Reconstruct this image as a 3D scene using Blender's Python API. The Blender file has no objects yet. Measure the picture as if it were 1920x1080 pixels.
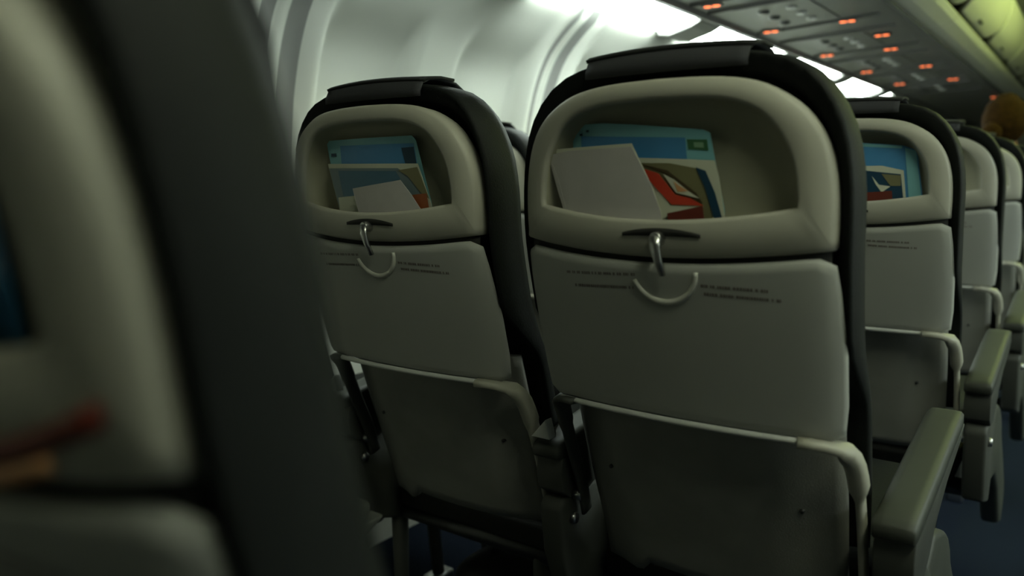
import bpy, bmesh, math, random
from mathutils import Vector, Matrix
random.seed(7)
SC = bpy.context.scene
COL = SC.collection

# ------------------------------------------------------------------ camera
CAMZ = 0.97
cd = bpy.data.cameras.new('camera'); cam = bpy.data.objects.new('camera', cd); COL.objects.link(cam)
Fv = Vector((-0.59085402, 0.79539467, -0.13505128)); Rv = Vector((0.80335002, 0.59545744, -0.00769276)); Uv = Vector((-0.07429851, 0.11303875, 0.99080875))
M = Matrix.Identity(4)
for i in range(3):
    M[i][0] = Rv[i]; M[i][1] = Uv[i]; M[i][2] = -Fv[i]
M[2][3] = CAMZ
cam.matrix_world = M
cd.lens = 1477.94 / 1920 * 36; cd.sensor_width = 36; cd.sensor_fit = 'HORIZONTAL'
cd.clip_start = 0.01; cd.clip_end = 60
cd.dof.use_dof = True; cd.dof.focus_distance = 1.15; cd.dof.aperture_fstop = 2.9
SC.camera = cam
SC.view_settings.view_transform = 'Standard'; SC.view_settings.look = 'None'
SC.view_settings.exposure = 0.0; SC.view_settings.gamma = 1.0
SC.view_settings.use_curve_mapping = False
w = bpy.data.worlds.new('world'); SC.world = w; w.use_nodes = True
w.node_tree.nodes['Background'].inputs[0].default_value = (0.2, 0.25, 0.4, 1)
w.node_tree.nodes['Background'].inputs[1].default_value = 0.02

SIDE_LIGHT = 33.0        # sidewall light diffusers
CEIL_LIGHT = 17.0        # ceiling lamps over the aisle
SIGN_LIGHT = 3.0

# ------------------------------------------------------------------ materials
def mat(name, color, rough=0.6, metal=0.0, noise=0.0, nscale=30.0, bump=0.0, bscale=200.0, emit=None, estr=0.0, spec=0.5, color2=None):
    m = bpy.data.materials.new(name); m.use_nodes = True
    nt = m.node_tree; b = nt.nodes['Principled BSDF']
    b.inputs['Base Color'].default_value = (*color, 1)
    b.inputs['Roughness'].default_value = rough; b.inputs['Metallic'].default_value = metal
    b.inputs['Specular IOR Level'].default_value = spec
    tc = None
    if noise or bump or color2:
        tc = nt.nodes.new('ShaderNodeTexCoord')
    if noise or color2:
        n = nt.nodes.new('ShaderNodeTexNoise'); n.inputs['Scale'].default_value = nscale; n.inputs['Detail'].default_value = 3
        r = nt.nodes.new('ShaderNodeValToRGB')
        c2 = color2 if color2 else tuple(c * (1 - noise) for c in color)
        r.color_ramp.elements[0].color = (*c2, 1); r.color_ramp.elements[0].position = 0.35
        r.color_ramp.elements[1].color = (*color, 1); r.color_ramp.elements[1].position = 0.65
        nt.links.new(tc.outputs['Object'], n.inputs['Vector']); nt.links.new(n.outputs['Fac'], r.inputs['Fac'])
        nt.links.new(r.outputs['Color'], b.inputs['Base Color'])
    if bump:
        n = nt.nodes.new('ShaderNodeTexNoise'); n.inputs['Scale'].default_value = bscale
        bp = nt.nodes.new('ShaderNodeBump'); bp.inputs['Strength'].default_value = bump; bp.inputs['Distance'].default_value = 0.002
        nt.links.new(tc.outputs['Object'], n.inputs['Vector']); nt.links.new(n.outputs['Fac'], bp.inputs['Height']); nt.links.new(bp.outputs['Normal'], b.inputs['Normal'])
    if emit:
        b.inputs['Emission Color'].default_value = (*emit, 1); b.inputs['Emission Strength'].default_value = estr
    return m

def carpet_mat():
    m = mat('carpet_navy', (0.007, 0.012, 0.024), 0.95, bump=0.4, bscale=600, spec=0.1)
    nt = m.node_tree; b = nt.nodes['Principled BSDF']
    tc = nt.nodes.new('ShaderNodeTexCoord'); mp = nt.nodes.new('ShaderNodeMapping'); mp.inputs['Scale'].default_value = (6, 2.6, 1)
    v = nt.nodes.new('ShaderNodeTexVoronoi'); v.distance = 'CHEBYCHEV'; v.inputs['Scale'].default_value = 1.0; v.inputs['Randomness'].default_value = 0.35
    r = nt.nodes.new('ShaderNodeValToRGB'); r.color_ramp.interpolation = 'CONSTANT'
    r.color_ramp.elements[0].color = (0.20, 0.19, 0.09, 1); r.color_ramp.elements[1].position = 0.085; r.color_ramp.elements[1].color = (0.007, 0.012, 0.024, 1)
    nt.links.new(tc.outputs['Object'], mp.inputs['Vector']); nt.links.new(mp.outputs['Vector'], v.inputs['Vector'])
    nt.links.new(v.outputs['Distance'], r.inputs['Fac']); nt.links.new(r.outputs['Color'], b.inputs['Base Color'])
    return m

MT = dict(
    shell=mat('beige_grey_plastic', (0.40, 0.39, 0.33), 0.5, noise=0.06, nscale=9, bump=0.08, bscale=900),
    tray=mat('tray_grey_plastic', (0.36, 0.365, 0.34), 0.55, noise=0.06, nscale=6, bump=0.08, bscale=900),
    liner=mat('pocket_olive_plastic', (0.38, 0.37, 0.28), 0.7, noise=0.08, nscale=10),
    lower=mat('seat_back_charcoal', (0.25, 0.25, 0.23), 0.75, noise=0.15, nscale=12, bump=0.2, bscale=500),
    uph=mat('dark_leather', (0.0095, 0.011, 0.0105), 0.65, noise=0.2, nscale=14, bump=0.25, bscale=350, spec=0.16),
    cover=mat('headrest_cover_cloth', (0.028, 0.029, 0.034), 0.85, bump=0.3, bscale=900),
    cover_edge=mat('black_hook_tape', (0.006, 0.007, 0.007), 0.9),
    gap=mat('shadow_gap_black_plastic', (0.012, 0.012, 0.010), 0.8),  # black for the painted gap and recess shade, also the seat pan
    lip=mat('pale_grey_plastic', (0.50, 0.51, 0.50), 0.35),
    armp=mat('armrest_grey_green_plastic', (0.042, 0.046, 0.037), 0.55, noise=0.05, nscale=9),
    armb=mat('armrest_body_plastic', (0.05, 0.053, 0.046), 0.6, noise=0.08, nscale=12),
    steel=mat('brushed_steel', (0.55, 0.55, 0.55), 0.28, 1.0),
    darkmetal=mat('dark_metal', (0.10, 0.10, 0.10), 0.4, 0.8),
    ink=mat('placard_ink', (0.14, 0.12, 0.11), 0.6),
    ridge=mat('ridge_plastic', (0.50, 0.50, 0.45), 0.3),
    wall=mat('sidewall_laminate', (0.56, 0.57, 0.53), 0.45, noise=0.03, nscale=3, bump=0.05, bscale=500),
    trim=mat('pillar_trim_grey', (0.22, 0.22, 0.215), 0.5),
    panel=mat('service_panel_grey', (0.19, 0.185, 0.19), 0.38, noise=0.08, nscale=5, bump=0.05, bscale=300),
    seam=mat('panel_seam_dark', (0.12, 0.12, 0.12), 0.8),
    bin=mat('bin_plastic', (0.62, 0.62, 0.55), 0.4, noise=0.03, nscale=4),
    binin=mat('bin_gap_shade', (0.02, 0.022, 0.014), 0.8),
    ceil=mat('ceiling_laminate', (0.45, 0.47, 0.40), 0.6),
    bulk=mat('bulkhead_grey', (0.30, 0.30, 0.27), 0.6),
    side_l=mat('sidewall_lamp_lens', (0.8, 0.85, 0.8), 0.5, emit=(0.86, 1.0, 0.90), estr=SIDE_LIGHT),
    side_dim=mat('dim_lamp_lens', (0.8, 0.85, 0.8), 0.5, emit=(0.86, 1.0, 0.90), estr=SIDE_LIGHT * 0.32),
    ceil_l=mat('ceiling_lamp_lens', (0.8, 0.8, 0.6), 0.5, emit=(0.92, 1.0, 0.74), estr=CEIL_LIGHT),
    ceil_dim=mat('middle_lamp_lens', (0.8, 0.8, 0.6), 0.5, emit=(0.92, 1.0, 0.74), estr=CEIL_LIGHT * 0.35),
    ceil_bright=mat('front_lamp_lens', (0.8, 0.8, 0.6), 0.5, emit=(0.80, 1.0, 0.30), estr=20.0),
    orange=mat('orange_sign_lens', (0.5, 0.1, 0.03), 0.5, emit=(1.0, 0.20, 0.06), estr=SIGN_LIGHT),
    signbox=mat('sign_housing', (0.10, 0.09, 0.09), 0.4),
    shade=mat('window_shade', (0.58, 0.60, 0.55), 0.5),
    blue=mat('card_blue', (0.07, 0.26, 0.52), 0.4),
    teal=mat('card_pale_teal', (0.22, 0.50, 0.56), 0.4),
    greenlab=mat('card_green_label', (0.05, 0.16, 0.07), 0.4),
    palelab=mat('card_pale_label', (0.22, 0.38, 0.24), 0.4),
    navy=mat('print_navy', (0.010, 0.045, 0.085), 0.4),
    deep=mat('print_deep_blue', (0.05, 0.13, 0.20), 0.4),
    greyblue=mat('print_grey_blue', (0.15, 0.20, 0.22), 0.4),
    page=mat('page_cream', (0.56, 0.57, 0.46), 0.7),
    paper=mat('white_paper', (0.47, 0.45, 0.44), 0.8, noise=0.06, nscale=25),
    red=mat('print_red', (0.50, 0.045, 0.02), 0.45),
    dred=mat('print_dark_red', (0.13, 0.022, 0.012), 0.45),
    brown=mat('print_dark_brown', (0.055, 0.04, 0.015), 0.45),
    olive=mat('print_olive', (0.17, 0.16, 0.08), 0.45),
    peach=mat('print_peach', (0.55, 0.28, 0.13), 0.45),
    orangep=mat('print_orange', (0.30, 0.09, 0.03), 0.45),
    skin=mat('skin', (0.30, 0.15, 0.09), 0.55),
    hair=mat('chestnut_hair', (0.030, 0.014, 0.002), 1.0, spec=0.1, noise=0.4, nscale=60, bump=0.5, bscale=300),
    jacket=mat('dark_navy_jacket', (0.012, 0.014, 0.022), 0.85, bump=0.3, bscale=300),
    eye=mat('eye_dark', (0.02, 0.015, 0.01), 0.2),
    mouth=mat('lips', (0.28, 0.08, 0.06), 0.5),
    bagc=mat('black_nylon', (0.018, 0.019, 0.020), 0.8, bump=0.4, bscale=250),
    carpet=carpet_mat(),
)

# ------------------------------------------------------------------ helpers
def link_mesh(name, verts, faces, m, parent=None, smooth=True, bevel=0, sub=0, solid=0, loc=None, mats=None, fmat=None):
    me = bpy.data.meshes.new(name); me.from_pydata([tuple(v) for v in verts], [], faces); me.update()
    bm = bmesh.new(); bm.from_mesh(me); bmesh.ops.remove_doubles(bm, verts=bm.verts, dist=1e-6)
    if not solid: bmesh.ops.recalc_face_normals(bm, faces=bm.faces)
    bm.to_mesh(me); bm.free()
    o = bpy.data.objects.new(name, me); COL.objects.link(o)
    me.materials.append(MT[m] if isinstance(m, str) else m)
    if mats:
        for k in mats: me.materials.append(MT[k])
    if fmat:
        for p in me.polygons: p.material_index = fmat(p)
    if smooth:
        for p in me.polygons: p.use_smooth = True
    if solid:
        md = o.modifiers.new('solid', 'SOLIDIFY'); md.thickness = abs(solid); md.offset = 1 if solid > 0 else -1
    if bevel:
        md = o.modifiers.new('bevel', 'BEVEL'); md.width = bevel; md.segments = 3; md.limit_method = 'ANGLE'; md.angle_limit = math.radians(35)
        md.harden_normals = False
    if sub:
        md = o.modifiers.new('sub', 'SUBSURF'); md.levels = sub; md.render_levels = sub
    if parent: o.parent = parent
    if loc: o.location = loc
    return o

def empty(name, loc, label, cat, group=None):
    o = bpy.data.objects.new(name, None); COL.objects.link(o); o.location = loc; o.empty_display_size = 0.1
    return tag(o, label, cat, group)
def tag(o, label, cat, group=None):
    o['label'] = label; o['category'] = cat
    if group: o['group'] = group
    return o
def struct(o):
    o['kind'] = 'structure'; return o

def loft(rings, close_u=True, cap0=False, cap1=False):
    """rings: list of equal length point lists"""
    n = len(rings[0]); V = [p for r in rings for p in r]; F = []
    for i in range(len(rings) - 1):
        for j in range(n if close_u else n - 1):
            a = i * n + j; b = i * n + (j + 1) % n
            F.append((a, b, b + n, a + n))
    if cap0: F.append(tuple(range(n - 1, -1, -1)))
    if cap1: F.append(tuple(range((len(rings) - 1) * n, len(rings) * n)))
    return V, F

def box_vf(x0, x1, y0, y1, z0, z1):
    V = [(x0, y0, z0), (x1, y0, z0), (x1, y1, z0), (x0, y1, z0), (x0, y0, z1), (x1, y0, z1), (x1, y1, z1), (x0, y1, z1)]
    F = [(0, 3, 2, 1), (4, 5, 6, 7), (0, 1, 5, 4), (1, 2, 6, 5), (2, 3, 7, 6), (3, 0, 4, 7)]
    return V, F
def join_vf(*L):
    V = []; F = []
    for v, f in L:
        n = len(V); V += list(v); F += [tuple(i + n for i in q) for q in f]
    return V, F
def tube_vf(path, rad, n=10, flat=1.0):
    path = [Vector(p) for p in path]; rings = []
    for i, p in enumerate(path):
        d = (path[min(i + 1, len(path) - 1)] - path[max(i - 1, 0)]).normalized()
        up = Vector((0, 0, 1)) if abs(d.z) < 0.95 else Vector((0, 1, 0))
        a = d.cross(up).normalized(); b = a.cross(d).normalized()
        r = rad[i] if isinstance(rad, (list, tuple)) else rad
        rings.append([tuple(p + a * math.cos(t) * r + b * math.sin(t) * r * flat) for t in [2 * math.pi * k / n for k in range(n)]])
    return loft(rings, True, True, True)
def prism_x(poly, x0, x1):
    """poly: list of (y,z) extruded along x"""
    n = len(poly)
    V = [(x0, y, z) for y, z in poly] + [(x1, y, z) for y, z in poly]
    F = [(i, (i + 1) % n, n + (i + 1) % n, n + i) for i in range(n)] + [tuple(range(n - 1, -1, -1)), tuple(range(n, 2 * n))]
    return V, F
def prism_y(poly, y0, y1):
    n = len(poly)
    V = [(x, y0, z) for x, z in poly] + [(x, y1, z) for x, z in poly]
    F = [(i, (i + 1) % n, n + (i + 1) % n, n + i) for i in range(n)] + [tuple(range(n - 1, -1, -1)), tuple(range(n, 2 * n))]
    return V, F
def resample(pts, n):
    """n points along an open polyline, ends included"""
    L = [0]
    for a, b in zip(pts, pts[1:]): L.append(L[-1] + math.dist(a, b))
    out = []
    for k in range(n):
        s = L[-1] * k / (n - 1); i = 0
        while i < len(L) - 2 and L[i + 1] < s: i += 1
        t = (s - L[i]) / max(L[i + 1] - L[i], 1e-9); t = min(max(t, 0), 1)
        out.append(tuple(a + (b - a) * t for a, b in zip(pts[i], pts[i + 1])))
    return out
def smooth_poly(pts, it=2):
    for _ in range(it):
        q = [pts[0]]
        for a, b in zip(pts, pts[1:]):
            q += [tuple(x * .75 + y * .25 for x, y in zip(a, b)), tuple(x * .25 + y * .75 for x, y in zip(a, b))]
        q.append(pts[-1]); pts = q
    return pts

# ------------------------------------------------------------------ the aircraft cabin (the setting)
CX = 0.12                                     # cabin centre line
Y0, Y1 = -1.6, 10.6
V, F = box_vf(CX - 1.75, CX + 1.75, Y0, Y1, -0.04, 0.0)
struct(link_mesh('floor', V, F, 'carpet', smooth=False))

WALLP = smooth_poly([(-1.50, 0.0), (-1.60, 0.30), (-1.655, 0.65), (-1.665, 0.95), (-1.63, 1.20), (-1.565, 1.38), (-1.475, 1.47), (-1.41, 1.515), (-1.39, 1.56)], 2)
PILLAR = [1.22 + 1.13 * k for k in range(-3, 10)]
def sst(t):
    t = min(max(t, 0), 1); return t * t * (3 - 2 * t)
def wall_off(y, z):
    d = 0.0
    k = round((y - 1.22) / 1.13); dy = y - (1.22 + 1.13 * k)
    # raised ridges beside the recessed pillar trim
    a = abs(dy)
    d += 0.030 * math.exp(-((a - 0.104) / 0.028) ** 2) + 0.012 * math.exp(-(dy / 0.014) ** 2)
    d -= 0.012 * (1 - sst((a - 0.055) / 0.02))
    # window bays: two per panel
    for c in (0.30, 0.83):
        yy = dy if dy > 0 else dy + 1.13
        u = abs(yy - c)
        s = 1 - sst((u - 0.150) / 0.030)
        v = sst((z - 0.72) / 0.12) * (1 - sst((z - 1.31) / 0.13))
        d -= 0.046 * s * v
    return d
def build_wall(name, mirror):
    prof = resample(WALLP, 46); ys = []
    y = Y0
    while y < Y1:
        ys.append(y); k = round((y - 1.22) / 1.13); dy = abs(y - (1.22 + 1.13 * k))
        y += 0.008 if dy < 0.13 else 0.016
    ys.append(Y1)
    V = []; F = []
    for yy in ys:
        for i, (x, z) in enumerate(prof):
            x2 = x + wall_off(yy, z)
            V.append(((2 * CX - x2) if mirror else x2, yy, z))
    n = len(prof)
    for i in range(len(ys) - 1):
        for j in range(n - 1):
            a = i * n + j; F.append((a, a + 1, a + n + 1, a + n))
    def fm(p):
        yv = p.center.y; k = round((yv - 1.22) / 1.13); a = abs(yv - (1.22 + 1.13 * k))
        return 1 if (0.018 < a < 0.066) else 0
    o = link_mesh(name, V, F, 'wall', mats=['trim'], fmat=fm)
    return struct(o)
build_wall('wall_left', False); build_wall('wall_right', True)

# windows with their shades drawn
def oval(cy, cz, hy, hz, n=28, p=3.0):
    out = []
    for k in range(n):
        t = 2 * math.pi * k / n; c, s = math.cos(t), math.sin(t)
        out.append((cy + hy * math.copysign(abs(c) ** (2 / p), c), cz + hz * math.copysign(abs(s) ** (2 / p), s)))
    return out
def wall_x(z):
    for a, b in zip(WALLP, WALLP[1:]):
        if a[1] <= z <= b[1]: return a[0] + (b[0] - a[0]) * (z - a[1]) / max(b[1] - a[1], 1e-9)
    return -1.6
wn = 0
for P in PILLAR[2:7]:
    for c in (0.30, 0.83):
        cy = P + c; wn += 1
        rings = []
        for (hy, hz, dx) in ((0.142, 0.192, -0.050), (0.137, 0.187, -0.042), (0.122, 0.172, -0.042), (0.118, 0.168, -0.052)):
            rings.append([(wall_x(z) + dx, y, z) for y, z in oval(cy, 1.03, hy, hz)])
        V, F = loft(rings)
        o = struct(link_mesh('window_%d' % wn, V, F, 'wall'))
        rings = [[(wall_x(z) - 0.0475, y, z) for y, z in oval(cy, 1.03, 0.121 * s, 0.171 * s)] for s in (1, .7, .4, .1)]
        V, F = loft(rings, True, False, True)
        link_mesh('window_shade', V, F, 'shade', parent=o, solid=-0.003)
        V, F = box_vf(wall_x(0.895) - 0.047, wall_x(0.895) - 0.036, cy - 0.05, cy + 0.05, 0.885, 0.90)
        link_mesh('shade_pull', V, F, 'shade', parent=o, bevel=0.003)

# flat service panel rail under the bins, ceiling vault, bulkheads
def rail(name, mirror, m='panel'):
    top = [(-1.22, 1.562), (-1.20, 1.572), (-0.665, 1.592), (-0.655, 1.600)]
    pts = [(-1.225, 1.62), (-1.225, 1.548), (-1.205, 1.548), (-1.20, 1.566), (-0.665, 1.590), (-0.66, 1.66)]
    if mirror: pts = [(2 * CX - x, z) for x, z in pts]
    V = []; F = []
    for y in (Y0, Y1):
        V += [(x, y, z) for x, z in pts]
    n = len(pts)
    F = [(i, i + 1, n + i + 1, n + i) for i in range(n - 1)] + [(n - 1, 0, n, 2 * n - 1)]
    return struct(link_mesh(name, V, F, m, smooth=False))
rail('trim_1', False); rail('trim_2', True)
pts = [(-1.42, 1.575), (-1.39, 1.62), (-1.22, 1.90), (-0.80, 2.03), (-0.60, 2.04), (-0.50, 2.045), (-0.38, 2.09), (-0.13, 2.13), (CX, 2.14)]
pts = pts + [(2 * CX - x, z) for x, z in reversed(pts[:-1])]
V = [(x, Y0, z) for x, z in pts] + [(x, Y1, z) for x, z in pts]; n = len(pts)
struct(link_mesh('ceiling', V, [(i, i + 1, n + i + 1, n + i) for i in range(n - 1)], 'ceil', smooth=True))
sec = [(x, z) for x, z in WALLP] + [(-1.40, 1.60), (-1.2, 2.2)]
sec = sec + [(2 * CX - x, z) for x, z in reversed(sec)]
for nm, ya, yb in (('wall_front', Y1 - 0.03, Y1), ('wall_back', Y0, Y0 + 0.03)):
    V, F = prism_y(sec, ya, yb); struct(link_mesh(nm, V, F, 'bulk', smooth=False))

# slim dark seam along the rail and cross seams between service panel units
V, F = box_vf(-0.668, -0.648, Y0 + 0.05, Y1 - 0.05, 1.588, 1.60)
struct(link_mesh('trim_3', V, F, 'seam', smooth=False))

# ------------------------------------------------------------------ sidewall lamps
def side_lamp(ya, yb, mirror=False, label=None, group=None):
    def fx(x): return 2 * CX - x if mirror else x
    e = empty('sidewall_lamp', (fx(-1.30), (ya + yb) / 2, 1.54), label, 'light', group)
    prof = [(-1.392, 1.528), (-1.345, 1.522), (-1.28, 1.538), (-1.226, 1.560)]
    lx = fx(-1.30); cy = (ya + yb) / 2
    rings = [[(fx(x) - lx, y - cy, z - 1.54) for x, z in prof] for y in (ya, yb)]
    V, F = loft(rings, False)
    link_mesh('diffuser', V, F, 'side_dim' if yb < 1.95 else 'side_l', parent=e, solid=0.004)
    for yy in (ya, yb):
        pr = [(-1.40, 1.545), (-1.395, 1.512), (-1.345, 1.506), (-1.26, 1.528), (-1.222, 1.545), (-1.222, 1.585)]
        s = 1 if yy == yb else -1
        V, F = prism_y([(fx(x) - lx, z - 1.54) for x, z in pr], yy - cy - s * 0.045, yy - cy + s * 0.052)
        link_mesh('lamp_bracket', V, F, 'trim', parent=e, smooth=False, bevel=0.003)
    return e
names = {1.9: 'longest white sidewall lamp strip, seen above the large centre seat', 2.9: 'white sidewall lamp strip behind the large centre seat, past the first dark bracket',
         3.9: 'white sidewall lamp strip showing right of the large centre seat top', 4.9: 'short white sidewall lamp strip above the second aisle seat ahead',
         5.9: 'farthest white sidewall lamp, a small bright blob in the distance'}
for k in range(-1, 7):
    ya = k + 0.96 - 0.06 if k != 6 else 5.96
for ya, yb in ((0.96, 1.85), (1.96, 2.86), (2.96, 3.86), (3.96, 4.86), (4.98, 5.86), (6.0, 6.22)):
    lab = {1.96: names[1.9], 2.96: names[2.9], 3.96: names[3.9], 4.98: names[4.9], 6.0: names[5.9], 0.96: 'white sidewall lamp strip lighting the wall above the smaller left seat',
           -0.04: 'sidewall lamp strip beside the blurred near seat', -1.04: 'rearmost sidewall lamp strip on the left wall'}[ya]
    side_lamp(ya, yb, False, lab, 'sidewall lamp strips on the left wall')
for ya, yb in ((0.4, 1.9), (2.0, 3.9)):
    side_lamp(ya, yb, True, 'white sidewall lamp strip on the right wall, %s one' % ('rear' if ya < 1 else 'front'), 'sidewall lamp strips on the right wall')

# ------------------------------------------------------------------ overhead bins
DOORP = smooth_poly([(-0.555, 1.686), (-0.53, 1.696), (-0.482, 1.735), (-0.452, 1.80), (-0.448, 1.87), (-0.47, 1.94), (-0.525, 2.0)], 2)
def make_bin(yc, mirror, label, group):
    def fx(x): return 2 * CX - x if mirror else x
    bx = fx(-0.9)
    e = empty('overhead_bin', (bx, yc, 1.60), label, 'bin', group)
    T = lambda x, y, z: (fx(x) - bx, y, z - 1.60)
    # body with lower lip
    body = [(-0.652, 1.598), (-0.60, 1.606), (-0.555, 1.628), (-0.535, 1.648), (-0.545, 1.662), (-0.60, 1.672), (-0.575, 1.80), (-0.60, 1.99), (-0.72, 1.99), (-0.74, 1.66)]
    rings = [[T(x, y, z) for x, z in body] for y in (-0.498, 0.498)]
    V, F = loft(rings, True, True, True)
    def fm(p):
        c = p.center; zz = c.z + 1.60
        return 1 if zz > 1.652 and abs(c.x + bx - fx(-0.65)) < 0.14 and zz < 2.0 else 0  # body faces behind the door coloured near black as gap shade
    link_mesh('bin_body', V, F, 'bin', parent=e, bevel=0.004, smooth=False, mats=['binin'], fmat=fm)
    # door with round lower corners
    prof = resample(DOORP, 24); L = [0]
    for a, b in zip(prof, prof[1:]): L.append(L[-1] + math.dist(a, b))
    V = []; F = []; ny = 30; H = 0.476; R = 0.095
    for i, (x, z) in enumerate(prof):
        s = L[i]; hw = H
        for q in (s, L[-1] - s):
            if q < R: hw = min(hw, H - R + math.sqrt(max(R * R - (R - q) ** 2, 0)))
        for j in range(ny + 1):
            y = -hw + 2 * hw * j / ny
            V.append(T(x, y, z))
    for i in range(len(prof) - 1):
        for j in range(ny):
            a = i * (ny + 1) + j; F.append((a, a + 1, a + ny + 2, a + ny + 1))
    d = link_mesh('bin_door', V, F, 'bin', parent=e, solid=(0.014 if mirror else 0.014))
    V, F = box_vf(-0.055, 0.055, -0.006, 0.006, -0.012, 0.012)
    cx = fx(-0.512) - bx; cz = 1.7 - 1.60
    V = [(cx + y, x, cz + z) for x, y, z in V]
    link_mesh('door_latch', V, F, 'armb', parent=d, bevel=0.004)
    return e
for k in range(-1, 10):
    yc = 0.4 + k
    if yc + .5 > Y1: break
    if yc > 3.2: lab = 'pale overhead bin lit green at upper right, number %s ahead of the camera' % ['one', 'two', 'three', 'four', 'five', 'six', 'seven'][int(yc - 3.4 + .01)]
    else: lab = 'overhead bin on the left side above rows near the camera'
    make_bin(yc, False, lab, 'overhead bins on the left side')
for k in range(0, 5):
    make_bin(0.4 + k, True, 'overhead bin on the right side of the cabin', 'overhead bins on the right side')

# aisle ceiling lamps
for i, yc in enumerate((0.33, 1.5, 3.7, 4.8)):
    e = empty('ceiling_lamp', (0.48, yc, 2.02), ['rearmost', 'second', 'third', 'front'][i] + ' yellow-green ceiling lamp strip above the aisle, outside the frame', 'light', 'ceiling lamp strips')
    e.rotation_euler = (0, math.radians(50 if yc < 2 else 72), 0)
    V, F = box_vf(-0.075, 0.075, -0.52, 0.52, -0.008, 0.0)
    link_mesh('diffuser', V, F, 'ceil_bright' if yc > 2 else ('ceil_l' if yc < 1 else 'ceil_dim'), parent=e, bevel=0.004)
    V, F = join_vf(box_vf(-0.09, -0.076, -0.54, 0.54, -0.012, 0.03), box_vf(0.076, 0.09, -0.54, 0.54, -0.012, 0.02), box_vf(-0.076, 0.076, -0.54, -0.522, -0.012, 0.03), box_vf(-0.076, 0.076, 0.522, 0.54, -0.012, 0.03))
    link_mesh('lamp_frame', V, F, 'bin', parent=e, smooth=False)

# ------------------------------------------------------------------ passenger service units and lit signs
def psu(yc, label):
    e = empty('passenger_service_unit', (-0.98, yc, 1.575), label, 'service panel', 'passenger service units under the left bins')
    sl = 0.0449
    V = []
    for x0, x1, y0, y1, z0, z1 in ((-0.13, 0.13, -0.22, 0.22, -0.004, 0.006),):
        V, F = box_vf(x0, x1, y0, y1, z0, z1)
    V = [(x, y, z + sl * x) for x, y, z in V]
    link_mesh('panel', V, F, 'panel', parent=e, smooth=False, bevel=0.003)
    for yy in (-0.12, 0, 0.12):
        g = tube_vf([(-0.05, yy, -0.002), (-0.05, yy, -0.012), (-0.05, yy, -0.016)], [0.022, 0.020, 0.010], 16)
        link_mesh('air_nozzle', g[0], g[1], 'darkmetal', parent=e)
        g = tube_vf([(0.05, yy, 0.0), (0.05, yy, -0.008)], [0.020, 0.018], 16)
        link_mesh('reading_light', g[0], g[1], 'lip', parent=e)
    for a in (-0.262, 0.252):
        V, F = box_vf(-0.205, 0.26, a, a + 0.008, -0.009, 0.004)
        V = [(x, y, z + sl * x) for x, y, z in V]
        link_mesh('cross_seam', V, F, 'seam', parent=e, smooth=False)
    return e
for i, yc in enumerate((2.38, 3.05, 3.84, 4.61, 5.38, 6.15)):
    psu(yc, 'grey passenger service unit between the orange signs, ' + ['nearest the camera', 'second ahead', 'third ahead', 'fourth ahead', 'fifth ahead', 'farthest'][i])

SIGNS = [(-1.165, 2.78, 'above the large centre seat at the top edge'), (-1.165, 3.41, 'next along the outboard row, just right of the lamp bracket'),
         (-1.16, 4.24, 'outboard row, third from the camera'), (-1.15, 5.04, 'outboard row, fourth from the camera'), (-1.12, 5.82, 'outboard row, farthest, by the last sidewall lamp'),
         (-0.85, 3.37, 'inboard row, nearest, at the top edge of the photo'), (-0.81, 3.79, 'inboard row, upper of a close pair'), (-0.86, 4.22, 'inboard row, lower of a close pair'),
         (-0.83, 4.98, 'inboard row, fourth from the camera'), (-0.80, 5.75, 'inboard row, fifth from the camera'), (-0.71, 7.26, 'farthest and dimmest, beside the bin lip')]
for x, y, t in SIGNS:
    kk = (0.596 + (x + 1.20) * 0.045) / 0.62; x *= kk; y *= kk          # distance along the rail
    z = 1.566 + (x + 1.20) * 0.0449
    e = empty('seatbelt_sign', (x, y, z), 'lit orange cabin sign, ' + t, 'sign', 'lit orange cabin signs')
    V, F = box_vf(-0.036, 0.036, -0.017, 0.017, -0.010, -0.0005)
    link_mesh('sign_housing', V, F, 'signbox', parent=e, bevel=0.003)
    for s in (-1, 1):
        n = 14; c = s * 0.0155
        ring = [(c + 0.013 * math.cos(2 * math.pi * k / n), 0.011 * math.sin(2 * math.pi * k / n)) for k in range(n)]
        rings = [[(a, b, -0.0095) for a, b in ring], [(a, b, -0.0115) for a, b in ring], [(c + (a - c) * .7, b * .7, -0.0122) for a, b in ring]]
        V, F = loft(rings, True, True, True)
        link_mesh('lit_symbol', V, F, 'orange', parent=e)

# ------------------------------------------------------------------ seats
B = 0.0304
def surf(u, z):
    t = 0.896 - z
    y = 0.153 * (t + math.sqrt(t * t + 0.0016)) - 0.004
    if z > 1.02: y += (z - 1.02) ** 2 * 1.6
    y -= B * (1 - min((u / 0.2) ** 2, 1.3))
    if abs(u) > 0.165: y += ((abs(u) - 0.165) / 0.03) ** 2 * 0.006
    return y

OUT = [(0.191, 0.896), (0.192, 0.93), (0.190, 0.973), (0.180, 1.012), (0.160, 1.043), (0.131, 1.063), (0.102, 1.074), (0.060, 1.079), (0.0, 1.080)]
POC = [(0.156, 0.940), (0.153, 0.980), (0.142, 1.010), (0.121, 1.037), (0.094, 1.050), (0.060, 1.0555), (0.0, 1.0565)]
UPH = [(0.200, 0.50), (0.204, 0.60), (0.205, 0.75), (0.206, 0.90), (0.206, 0.965), (0.197, 1.025), (0.175, 1.068), (0.145, 1.095), (0.10, 1.107), (0.05, 1.109), (0.0, 1.109)]
def full(side, bot_pts, nb, ns):
    """closed outline: bottom from left to right, then side up, over the top and down left"""
    s = smooth_poly(side, 2)
    up = resample(s, ns)
    top = up + [(-u, z) for u, z in reversed(up[:-1])]
    bot = resample(bot_pts, nb)
    return bot[:-1] + top[:-1]
def slotz(u): return 0.882 + 0.014 * (u / 0.19) ** 2
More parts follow.
